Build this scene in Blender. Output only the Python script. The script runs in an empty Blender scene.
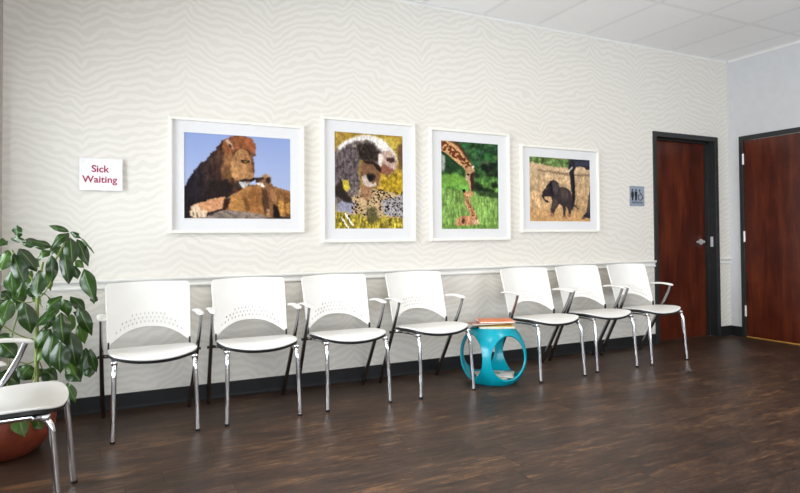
import bpy, bmesh, math, random
import numpy as np
from mathutils import Vector, Matrix
random.seed(7)
S = bpy.context.scene
COL = S.collection
PI = math.pi

# ------------------------------------------------------------------ camera
F = 592.0; PX = 398.66; PY = 226.08
YAW, PIT, ROL = 0.45657, 0.01862, -0.00784
CAM = Vector((-6.2176, -4.2964, 1.1128))
fw = Vector((math.sin(YAW)*math.cos(PIT), math.cos(YAW)*math.cos(PIT), math.sin(PIT)))
r0 = Vector((math.cos(YAW), -math.sin(YAW), 0)); u0 = r0.cross(fw)
rt = r0*math.cos(ROL) + u0*math.sin(ROL); up = -r0*math.sin(ROL) + u0*math.cos(ROL)
cd = bpy.data.cameras.new('camera'); cam = bpy.data.objects.new('camera', cd); COL.objects.link(cam)
cd.sensor_width = 36; cd.sensor_fit = 'HORIZONTAL'; cd.lens = F/800*36
cd.shift_x = (400-PX)/800; cd.shift_y = (PY-246.5)/800
cd.clip_start = 0.02
M = Matrix((rt, up, -fw)).transposed().to_4x4(); M.translation = CAM
cam.matrix_world = M
S.camera = cam

def at(px, py, Y):
    """world point on the vertical plane y = Y that the survey of the room gives for a spot"""
    d = fw + rt*((px-PX)/F) + up*((PY-py)/F)
    return CAM + d*((Y-CAM.y)/d.y)

# ------------------------------------------------------------------ helpers
def lin(c):
    return tuple(((v/255)/12.92 if v/255 <= .04045 else ((v/255+.055)/1.055)**2.4) for v in c)

def mk(name, verts, faces, mat=None, parent=None, smooth=False, loc=None):
    me = bpy.data.meshes.new(name); me.from_pydata([tuple(v) for v in verts], [], faces); me.update()
    if smooth:
        me.polygons.foreach_set('use_smooth', [True]*len(me.polygons))
    o = bpy.data.objects.new(name, me); COL.objects.link(o)
    if mat: me.materials.append(mat)
    if parent: o.parent = parent
    if loc: o.location = loc
    return o

class MB:
    def __init__(s): s.v = []; s.f = []
    def add(s, v, f):
        n = len(s.v); s.v += [tuple(a) for a in v]; s.f += [tuple(i+n for i in a) for a in f]; return s
    def box(s, a, b, bev=0.0):
        bm = bmesh.new(); bmesh.ops.create_cube(bm, size=1)
        for v in bm.verts: v.co = Vector([(a[i]+b[i])/2 + v.co[i]*abs(b[i]-a[i]) for i in range(3)])
        if bev > 0: bmesh.ops.bevel(bm, geom=list(bm.edges), offset=bev, segments=2, profile=.5, affect='EDGES')
        bm.verts.index_update()
        s.add([v.co[:] for v in bm.verts], [[v.index for v in f.verts] for f in bm.faces]); bm.free(); return s
    def tube(s, path, rad, seg=12, flat=None, cap=True):
        """rad: number / list; flat=(axis vector, factor) squashes the section along the axis"""
        path = [Vector(p) for p in path]; n = len(path)
        if not hasattr(rad, '__len__'): rad = [rad]*n
        t0 = (path[1]-path[0]).normalized(); ref = Vector((0,0,1)) if abs(t0.z) < .9 else Vector((1,0,0))
        nrm = (ref - t0*ref.dot(t0)).normalized(); V = []; Fc = []
        for i, p in enumerate(path):
            t = (path[min(i+1,n-1)]-path[max(i-1,0)]).normalized()
            nrm = (nrm - t*nrm.dot(t)).normalized(); b = t.cross(nrm)
            for k in range(seg):
                a = 2*PI*k/seg; off = (nrm*math.cos(a)+b*math.sin(a))*rad[i]
                if flat: ax = Vector(flat[0]); off = off + ax*(off.dot(ax))*(flat[1]-1)
                V.append(p+off)
        for i in range(n-1):
            for k in range(seg):
                k2 = (k+1) % seg
                Fc.append((i*seg+k, i*seg+k2, (i+1)*seg+k2, (i+1)*seg+k))
        if cap: Fc.append(tuple(reversed(range(seg)))); Fc.append(tuple((n-1)*seg+k for k in range(seg)))
        return s.add(V, Fc)
    def lathe(s, prof, seg=48, c=(0,0,0), capb=False, capt=False):
        V = []; Fc = []; n = len(prof)
        for r, z in prof:
            for k in range(seg):
                a = 2*PI*k/seg; V.append((c[0]+r*math.cos(a), c[1]+r*math.sin(a), c[2]+z))
        for i in range(n-1):
            for k in range(seg):
                k2 = (k+1) % seg; Fc.append((i*seg+k, i*seg+k2, (i+1)*seg+k2, (i+1)*seg+k))
        if capb: Fc.append(tuple(reversed(range(seg))))
        if capt: Fc.append(tuple((n-1)*seg+k for k in range(seg)))
        return s.add(V, Fc)
    def prism(s, poly, axis, a, b):
        """extrude a 2D polygon (list of (u,v)) along axis from a to b"""
        n = len(poly)
        def P(u, v, w): return {0: (w,u,v), 1: (u,w,v), 2: (u,v,w)}[axis]
        V = [P(u,v,a) for u,v in poly]+[P(u,v,b) for u,v in poly]
        Fc = [tuple(range(n)), tuple(reversed(range(n,2*n)))]+[(i,(i+1)%n,(i+1)%n+n,i+n) for i in range(n)]
        return s.add(V, Fc)
    def build(s, name, mat, parent=None, smooth=False, fix=True):
        o = mk(name, s.v, s.f, mat, parent)
        if fix:
            bm = bmesh.new(); bm.from_mesh(o.data); bmesh.ops.recalc_face_normals(bm, faces=bm.faces); bm.to_mesh(o.data); bm.free()
        if smooth: shade(o, smooth if smooth is not True else 40)
        return o

def shade(o, deg=40):
    me = o.data
    me.polygons.foreach_set('use_smooth', [True]*len(me.polygons))
    me.set_sharp_from_angle(angle=math.radians(deg))

def rnd(path, r=.03, n=6):
    """round the corners of a polyline"""
    P = [Vector(p) for p in path]; out = [P[0]]
    for i in range(1, len(P)-1):
        a, b, c = P[i-1], P[i], P[i+1]
        d1 = min(r, (a-b).length*.49); d2 = min(r, (c-b).length*.49)
        p1 = b+(a-b).normalized()*d1; p2 = b+(c-b).normalized()*d2
        for k in range(n+1):
            t = k/n; out.append(p1*(1-t)**2+b*2*t*(1-t)+p2*t*t)
    out.append(P[-1]); return out

def thing(name, label, cat, loc=(0,0,0), rz=0, group=None):
    o = bpy.data.objects.new(name, None); COL.objects.link(o); o.location = loc; o.rotation_euler = (0,0,rz)
    o['label'] = label; o['category'] = cat
    if group: o['group'] = group
    return o
def tag(o, label, cat, group=None):
    o['label'] = label; o['category'] = cat
    if group: o['group'] = group
    return o
def struct(o): o['kind'] = 'structure'; return o

def bake_mods(o):
    dg = bpy.context.evaluated_depsgraph_get(); dg.update()
    me = bpy.data.meshes.new_from_object(o.evaluated_get(dg))
    old = o.data; o.modifiers.clear(); o.data = me; me.name = o.name
    bpy.data.meshes.remove(old); return o

# ------------------------------------------------------------------ materials
def mat(name, col=(.8,.8,.8), rough=.5, metal=0, **kw):
    m = bpy.data.materials.new(name); m.use_nodes = True
    b = m.node_tree.nodes['Principled BSDF']
    b.inputs['Base Color'].default_value = (*col, 1); b.inputs['Roughness'].default_value = rough; b.inputs['Specular IOR Level'].default_value = .4
    b.inputs['Metallic'].default_value = metal
    for k, v in kw.items(): b.inputs[k.replace('_', ' ')].default_value = v
    return m
class G:
    def __init__(s, m): s.m = m; s.t = m.node_tree; s.b = s.t.nodes['Principled BSDF']
    def n(s, typ, ins=None, **kw):
        nd = s.t.nodes.new(typ)
        for k, v in kw.items(): setattr(nd, k, v)
        if ins:
            for k, v in ins.items():
                sk = nd.inputs[k]
                if isinstance(v, bpy.types.NodeSocket): s.t.links.new(v, sk)
                else: sk.default_value = v
        return nd
    def math(s, op, a, b=0.0, c=0.0):
        return s.n('ShaderNodeMath', {0: a, 1: b, 2: c}, operation=op).outputs[0]
    def mix(s, f, a, b, mode='MIX'):
        nd = s.n('ShaderNodeMix', data_type='RGBA', blend_type=mode)
        for i, v in ((0, f), (6, a), (7, b)):
            if isinstance(v, bpy.types.NodeSocket): s.t.links.new(v, nd.inputs[i])
            else: nd.inputs[i].default_value = v if i == 0 else (*v, 1)
        return nd.outputs[2]
    def ramp(s, f, stops):
        nd = s.n('ShaderNodeValToRGB', {0: f}); el = nd.color_ramp.elements
        while len(el) < len(stops): el.new(.5)
        for e, (p, c) in zip(el, stops): e.position = p; e.color = (*c, 1) if hasattr(c, '__len__') else (c,c,c,1)
        return nd.outputs[0]
    def noise(s, vec, scale, detail=4, rough=.6, dist=0):
        return s.n('ShaderNodeTexNoise', {'Vector': vec, 'Scale': scale, 'Detail': detail, 'Roughness': rough, 'Distortion': dist}).outputs[0]
    def pos(s, scale=(1,1,1)):
        g = s.n('ShaderNodeNewGeometry').outputs['Position']
        return s.n('ShaderNodeMapping', {'Vector': g, 'Scale': scale}).outputs[0]
    def obj(s, scale=(1,1,1)):
        g = s.n('ShaderNodeTexCoord').outputs['Object']
        return s.n('ShaderNodeMapping', {'Vector': g, 'Scale': scale}).outputs[0]
    def sep(s, vec): return s.n('ShaderNodeSeparateXYZ', {0: vec}).outputs
    def link(s, a, name): s.t.links.new(a, s.b.inputs[name])
    def bump(s, h, strength=.2, dist=.01):
        s.link(s.n('ShaderNodeBump', {'Height': h, 'Strength': strength, 'Distance': dist}).outputs[0], 'Normal')

def zebra_mat():
    m = mat('zebra_wallpaper', rough=.55); g = G(m)
    x, y, z = g.sep(g.pos())
    P = 1.24
    xs = g.math('ADD', x, g.math('MULTIPLY', g.math('SUBTRACT', g.noise(g.pos(), 1.3, 2), .5), .16))
    pp = g.math('PINGPONG', g.math('ADD', xs, 20.0), P/2)
    e1 = g.math('EXPONENT', g.math('MULTIPLY', pp, -8.0)); e2 = g.math('EXPONENT', g.math('MULTIPLY', g.math('SUBTRACT', P/2, pp), -8.0))
    sp = g.math('MULTIPLY', g.math('SUBTRACT', e1, e2), 13.0)
    warp = g.math('SUBTRACT', g.noise(g.pos((1,1,.8)), 3.4, 2.5, .5), .5)
    warp2 = g.math('SUBTRACT', g.noise(g.pos((1,1,1)), 10.0, 1.0, .5), .5)
    ph = g.math('ADD', g.math('MULTIPLY', z, 122), sp)
    ph = g.math('ADD', ph, g.math('MULTIPLY', warp, 24))
    ph = g.math('ADD', ph, g.math('MULTIPLY', warp2, 9))
    w = g.math('SINE', ph)
    st = g.ramp(g.math('MULTIPLY_ADD', w, .5, .5), [(.40, 0.0), (.62, 1.0)])
    col = g.mix(st, lin((226, 222, 214)), lin((218, 214, 205)))
    g.link(col, 'Base Color')
    g.link(g.ramp(st, [(0, .62), (1, .38)]), 'Roughness')
    g.bump(st, .12, .003)
    return m
def floor_mat():
    m = mat('plank_floor', rough=.3); g = G(m)
    x, y, z = g.sep(g.pos())
    PW, PL = .152, 1.22
    row = g.math('FLOOR', g.math('DIVIDE', y, PW))
    rr = g.n('ShaderNodeTexWhiteNoise', {'W': row}, noise_dimensions='1D').outputs[0]
    xo = g.math('DIVIDE', g.math('ADD', x, g.math('MULTIPLY', rr, 5.0)), PL)
    colm = g.math('FLOOR', xo)
    cv = g.n('ShaderNodeCombineXYZ', {0: row, 1: colm}).outputs[0]
    wn = g.n('ShaderNodeTexWhiteNoise', {'Vector': cv}, noise_dimensions='3D')
    rp, rc = wn.outputs[0], wn.outputs[1]
    fy = g.math('FRACT', g.math('DIVIDE', y, PW)); fx = g.math('FRACT', xo)
    ey = g.math('MINIMUM', fy, g.math('SUBTRACT', 1.0, fy)); ex = g.math('MULTIPLY', g.math('MINIMUM', fx, g.math('SUBTRACT', 1.0, fx)), PL/PW)
    seam = g.math('LESS_THAN', g.math('MINIMUM', ey, ex), .010)
    base = g.n('ShaderNodeVectorMath', {0: g.pos((1.3, 6.5, 1)), 1: g.n('ShaderNodeVectorMath', {0: rc, 'Scale': 30.0}, operation='SCALE').outputs[0]}, operation='ADD').outputs[0]
    n1 = g.noise(base, 2.6, 9, .76, 1.0)
    n2 = g.noise(g.n('ShaderNodeVectorMath', {0: g.pos((5, 38, 1)), 1: rc}, operation='ADD').outputs[0], 1.6, 6, .78)
    n3 = g.noise(g.pos((1, 2.2, 1)), 1.6, 4, .6)
    v = g.math('ADD', g.math('MULTIPLY', n1, .55), g.math('ADD', g.math('MULTIPLY', n2, .42), g.math('ADD', g.math('MULTIPLY', rp, .05), g.math('MULTIPLY', n3, .25))))
    c = g.ramp(v, [(.52, lin((30,20,15))), (.60, lin((54,37,27))), (.67, lin((78,56,41))), (.77, lin((132,95,62)))])
    cool = g.mix(g.math('MULTIPLY', g.noise(g.pos((1,3,1)), 3, 3), .5), c, lin((64,54,49)))
    c = g.mix(seam, cool, lin((20,15,14)))
    g.link(c, 'Base Color')
    g.link(g.math('ADD', g.math('MULTIPLY', n2, .25), .30), 'Roughness')
    g.b.inputs['Specular IOR Level'].default_value = .24
    g.bump(g.math('SUBTRACT', g.math('MULTIPLY', n2, .6), seam), .12, .003)
    return m
def ceil_mat():
    m = mat('ceiling_tile', lin((236,235,234)), .85); g = G(m)
    x, y, z = g.sep(g.pos())
    fx = g.math('FRACT', g.math('DIVIDE', g.math('ADD', x, 59.80), .595))
    ex = g.math('MULTIPLY', g.math('MINIMUM', fx, g.math('SUBTRACT', 1.0, fx)), .595)
    fy = g.math('FRACT', g.math('DIVIDE', g.math('ADD', y, 59.655), .60))
    ey = g.math('MULTIPLY', g.math('MINIMUM', fy, g.math('SUBTRACT', 1.0, fy)), .61)
    ey = g.math('ADD', ey, g.math('GREATER_THAN', y, -.4))
    e = g.math('MINIMUM', ex, ey)
    bar = g.math('LESS_THAN', e, .012); gap = g.math('MULTIPLY', g.math('LESS_THAN', e, .0145), g.math('GREATER_THAN', e, .010))
    sp = g.noise(g.pos(), 90, 3)
    c = g.mix(bar, g.mix(sp, lin((248,247,246)), lin((238,237,236))), lin((238,238,238)))
    ci = g.n('ShaderNodeTexWhiteNoise', {'Vector': g.n('ShaderNodeCombineXYZ', {0: g.math('FLOOR', g.math('DIVIDE', g.math('ADD', x, 59.80), .595)), 1: g.math('FLOOR', g.math('DIVIDE', g.math('ADD', y, 59.655), .60))}).outputs[0]}).outputs[0]
    c = g.mix(g.math('MULTIPLY', g.math('MULTIPLY', ci, ci), .10), c, lin((190,188,186)))
    c = g.mix(g.math('MULTIPLY', gap, .38), c, lin((140,138,136)))
    g.link(c, 'Base Color'); g.bump(g.math('SUBTRACT', g.math('MULTIPLY', sp, .3), gap), .25, .004)
    return m
def wood_mat():
    m = mat('mahogany_veneer', rough=.32); g = G(m)
    n1 = g.noise(g.pos((7, 7, .9)), 1.6, 6, .62, .6); n2 = g.noise(g.pos((60, 60, 2)), 1.5, 4, .6); n3 = g.noise(g.pos((2,2,1.2)), 2.3, 3)
    v = g.math('ADD', g.math('MULTIPLY', n1, .6), g.math('ADD', g.math('MULTIPLY', n2, .2), g.math('MULTIPLY', n3, .3)))
    g.link(g.ramp(v, [(.34, lin((40,12,6))), (.52, lin((74,26,12))), (.70, lin((104,45,22)))]), 'Base Color')
    g.b.inputs['Coat Weight'].default_value = .15; g.b.inputs['Coat Roughness'].default_value = .2
    return m
def speck(name, a, b, scale, rough=.6, bump=0):
    m = mat(name, rough=rough); g = G(m); n = g.noise(g.obj(), scale, 4)
    g.link(g.mix(g.ramp(n, [(.35, 0.0), (.65, 1.0)]), a, b), 'Base Color')
    if bump: g.bump(n, bump, .002)
    return m

WALLPAPER = zebra_mat(); FLOOR = floor_mat(); CEIL = ceil_mat(); WOOD = wood_mat()
PAINT = speck('pale_grey_paint', lin((206,207,209)), lin((202,203,205)), 12, .6, .05)
WTRIM = speck('white_trim_paint', lin((232,231,228)), lin((227,226,222)), 9, .4)
BTRIM = speck('taupe_jamb_paint', lin((176,168,160)), lin((168,160,152)), 9, .5)
BBOARD = speck('black_rubber_base', lin((15,15,17)), lin((19,19,21)), 14, .6)
DFRAME = speck('charcoal_door_frame', lin((40,42,42)), lin((36,38,38)), 10, .42)
CHROME = mat('chrome', (.80,.80,.82), .10, 1.0)
DCHROME = mat('chrome_dark_reflection', (.36,.36,.38), .16, 1.0)  # rear leg chrome, dark floor reflections painted into its tint
STEEL = mat('brushed_steel', (.82,.82,.82), .5, .75)
PLAST = speck('white_plastic', lin((240,239,236)), lin((236,235,231)), 6, .34)
BPLAST = speck('black_plastic', lin((26,25,26)), lin((33,32,32)), 30, .45)
FRAMEW = speck('white_picture_frame', lin((238,236,228)), lin((233,231,222)), 20, .35)
MATB = speck('white_mat_board', lin((222,222,223)), lin((219,219,220)), 60, .9)
TEAL = speck('glossy_teal_plastic', lin((0,158,178)), lin((4,151,171)), 8, .22)
TERRA = speck('terracotta', lin((140,66,44)), lin((122,54,36)), 7, .5, .1)
SOIL = speck('soil', lin((48,36,28)), lin((80,62,48)), 70, .95, .8)
STEM = speck('green_stem', lin((96,122,52)), lin((128,134,70)), 25, .5)
SATIN = mat('satin_nickel', lin((205,205,205)), .42, .35)
BRASS = speck('brass_threshold', lin((176,124,52)), lin((196,146,70)), 25, .35)
LETTER = mat('maroon_lettering', lin((158,26,66)), .45)
SIGNW = mat('frosted_sign_panel', lin((232,232,236)), .25)
SIGNB = speck('blue_grey_sign_plate', lin((150,160,176)), lin((142,152,169)), 40, .45)
INK = mat('black_pictogram', lin((18,18,20)), .5)
INK2 = mat('dark_raised_text', lin((66,74,88)), .5)
GLASS = bpy.data.materials.new('window_glass'); GLASS.use_nodes = True
_t = GLASS.node_tree; _t.nodes.clear()
_o = _t.nodes.new('ShaderNodeOutputMaterial'); _mx = _t.nodes.new('ShaderNodeMixShader'); _tr = _t.nodes.new('ShaderNodeBsdfTransparent'); _gl = _t.nodes.new('ShaderNodeBsdfGlossy'); _fr = _t.nodes.new('ShaderNodeFresnel')
_gl.inputs['Roughness'].default_value = .02; _fr.inputs[0].default_value = 1.45
_t.links.new(_fr.outputs[0], _mx.inputs[0]); _t.links.new(_tr.outputs[0], _mx.inputs[1]); _t.links.new(_gl.outputs[0], _mx.inputs[2]); _t.links.new(_mx.outputs[0], _o.inputs[0])
ART = mat('printed_photo', rough=.6, Specular_IOR_Level=.1); _g = G(ART); _g.link(_g.n('ShaderNodeVertexColor', layer_name='Col').outputs[0], 'Base Color')

# ------------------------------------------------------------------ room shell
XL, XR, YB, YF, H = -7.30, 0.0, 0.0, -6.2, 3.0544
T = .2
# back wall with door opening
DL, DR, DH = -1.191, -.1855, 2.184      # outer edges of the door frame
b = MB().box((XL-T, 0, 0), (DL+.02, T, H)).box((DR-.02, 0, 0), (T, T, H)).box((DL+.02, 0, DH-.02), (DR-.02, T, H))
struct(b.build('wall_back', WALLPAPER))
RL, RR = -.1317, -1.137                   # outer edges of the right wall door frame (y)
b = MB().box((0, RL-.02, 0), (T, 0, H)).box((0, YF-T, 0), (T, RR+.02, H)).box((0, RR+.02, DH-.02), (T, RL-.02, H))
struct(b.build('wall_right', PAINT))
WIN = []   # (name, wall, lo, hi, z0, z1)
def holed_wall(name, axis, pos0, pos1, lo, hi, holes, m):
    """axis 0: wall runs along y at x=pos; axis 1: wall runs along x at y=pos"""
    b = MB(); cur = lo
    def bx(a, c, z0, z1):
        if axis == 1: b.box((a, pos0, z0), (c, pos1, z1))
        else: b.box((pos0, a, z0), (pos1, c, z1))
    for a, c, z0, z1 in sorted(holes):
        bx(cur, a, 0, H); bx(a, c, 0, z0); bx(a, c, z1, H); cur = c
    bx(cur, hi, 0, H)
    return struct(b.build(name, m))
FH = [(-7.0, -5.2, .30, 2.35), (-3.2, -.5, .30, 2.35)]
LH = [(-3.6, -2.0, .30, 2.25), (-1.9, -.40, .30, 2.25)]
holed_wall('wall_front', 1, YF-T, YF, XL-T, XR+T, FH, PAINT)
holed_wall('wall_left', 0, XL-T, XL, YF, 0, LH, PAINT)
n = 0
for ax, hs in ((1, FH), (0, LH)):
    for (a, c, z0, z1) in hs:
        n += 1
        p0, p1 = (YF-.14, YF-.06) if ax == 1 else (XL-.14, XL-.06)
        f = MB(); w = .05
        def bx(u0, u1, q0, q1, mb, a0=p0, a1=p1):
            if ax == 1: mb.box((u0, a0, q0), (u1, a1, q1))
            else: mb.box((a0, u0, q0), (a1, u1, q1))
        bx(a, a+w, z0, z1, f); bx(c-w, c, z0, z1, f); bx(a+w, c-w, z0, z0+w, f); bx(a+w, c-w, z1-w, z1, f)
        mid = (a+c)/2; bx(mid-w/2, mid+w/2, z0+w, z1-w, f)
        fo = struct(f.build('window_%d' % n, DFRAME))
        pm = (p0+p1)/2; gl = MB(); bx(a+w, c-w, z0+w, z1-w, gl, pm-.004, pm+.004)
        go = gl.build('pane', GLASS, fo)
struct(MB().box((XL-T, YF-T, -.12), (T, T, 0)).build('floor', FLOOR))
struct(MB().box((XL-T, YF-T, H), (T, T, H+.12)).build('ceiling', CEIL))
# wall angle under the ceiling tiles
struct(MB().box((XL, -.022, H-.004), (0, 0, H)).box((XL, -.003, H-.024), (0, 0, H-.004)).build('trim_1', WTRIM))
struct(MB().box((-.022, YF, H-.004), (0, -.022, H)).box((-.003, YF, H-.024), (0, -.022, H-.004)).build('trim_2', WTRIM))
# jamb strip where the wallpaper ends on the left
struct(MB().box((XL, -.035, .0), (-6.796, 0, H-.024), .004).build('trim_3', BTRIM))
# chair rail
rail = [(0,.790),(-.014,.790),(-.018,.794),(-.018,.802),(-.012,.804),(-.010,.808),(-.010,.818),(-.013,.824),(-.013,.828),(-.020,.831),(-.027,.838),(-.029,.845),(-.029,.850),(-.025,.853),(0,.853)]
def rail_seg(name, x0, x1, m=WTRIM):
    return struct(MB().prism([(a, z) for a, z in rail], 0, x0, x1).build(name, m))
rail_seg('trim_4', -6.796, DL); rail_seg('trim_5', DR, 0)
# baseboards
bb = [(0,0),(-.016,0),(-.010,.006),(-.007,.020),(-.006,.100),(-.003,.105),(0,.105)]
struct(MB().prism([(a,z) for a,z in bb], 0, XL, DL).prism([(a,z) for a,z in bb], 0, DR, 0).build('baseboard_back', BBOARD))
def yprism(mb, sec, y0, y1):
    V = [(u, y0, v) for u, v in sec]+[(u, y1, v) for u, v in sec]; k = len(sec)
    return mb.add(V, [tuple(range(k)), tuple(reversed(range(k,2*k)))]+[(i,(i+1)%k,(i+1)%k+k,i+k) for i in range(k)])
mb = MB(); yprism(mb, bb, RL, -.007); yprism(mb, bb, YF, RR); struct(mb.build('baseboard_right', BBOARD))

# ------------------------------------------------------------------ doors
# door_1: back wall, leaf set deep in the frame
d1 = struct(MB()
    .box((DL, -.012, 0), (DL+.052, .006, DH), .002).box((DR-.052, -.012, 0), (DR, .006, DH), .002).box((DL+.052, -.012, DH-.052), (DR-.052, .006, DH), .002)
    .box((DL+.022, .006, 0), (DL+.05, .20, DH-.05)).box((DR-.05, .006, 0), (DR-.022, .20, DH-.05)).box((DL+.022, .006, DH-.05), (DR-.022, .20, DH-.022))
    .box((DL+.05, .075, 0), (DL+.066, .118, DH-.05), .001).box((DR-.066, .075, 0), (DR-.05, .118, DH-.05), .001).box((DL+.05, .075, DH-.066), (DR-.05, .118, DH-.05), .001)
    .build('door_1', DFRAME))
leaf = MB().box((DL+.053, .120, .0005), (DR-.053, .164, DH-.053), .0015).build('door_leaf', WOOD, d1)
hx, hz = DR-.140, 1.035
lv = MB(); lv.tube([(hx, .120, hz), (hx, .108, hz)], .031, 24).tube([(hx, .108, hz), (hx, .07, hz)], .011, 14)
lv.tube(rnd([(hx, .072, hz), (hx-.03, .062, hz), (hx-.125, .064, hz)], .015), [.0135]*8+[.0125], 12, flat=((0,1,0), .75))
lv.build('door_handle', SATIN, d1, 40)
sp = MB().box((DR-.0545, .030, hz-.055), (DR-.0495, .062, hz+.055), .001).box((DR-.056, .040, hz-.02), (DR-.0535, .054, hz+.02)).build('strike_plate', STEEL, d1)
# door_2: right wall, leaf flush with the frame
def yz_box(mb, x0, x1, y0, y1, z0, z1, bev=0): return mb.box((x0, y0, z0), (x1, y1, z1), bev)
f = MB(); yz_box(f, -.012, .006, RL-.045, RL, 0, DH, .002); yz_box(f, -.012, .006, RR, RR+.045, 0, DH, .002); yz_box(f, -.012, .006, RR+.045, RL-.045, DH-.05, DH, .002)
yz_box(f, .006, .16, RL-.045, RL-.022, 0, DH-.05); yz_box(f, .006, .16, RR+.022, RR+.045, 0, DH-.05); yz_box(f, .006, .16, RR+.022, RL-.022, DH-.05, DH-.022)
d2 = struct(f.build('door_2', DFRAME))
MB().box((.000, RR+.049, .0125), (.044, RL-.049, DH-.054), .0015).build('door_leaf', WOOD, d2)
for z in (.285, 1.09, 1.93):
    h = MB(); yy = RL-.047
    h.tube([(-.012, yy, z-.055), (-.012, yy, z+.055)], .009, 12)
    for k in (-.057, -.019, .019, .057): h.tube([(-.012, yy, z+k-.0015), (-.012, yy, z+k+.0015)], .0102, 12)
    h.box((-.0135, yy-.004, z-.05), (.0, yy+.012, z+.05))
    h.build('hinge', STEEL, d2, 40)
MB().box((-.010, RR+.045, 0), (.05, RL-.045, .012), .003).build('threshold', BRASS, d2)

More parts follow.
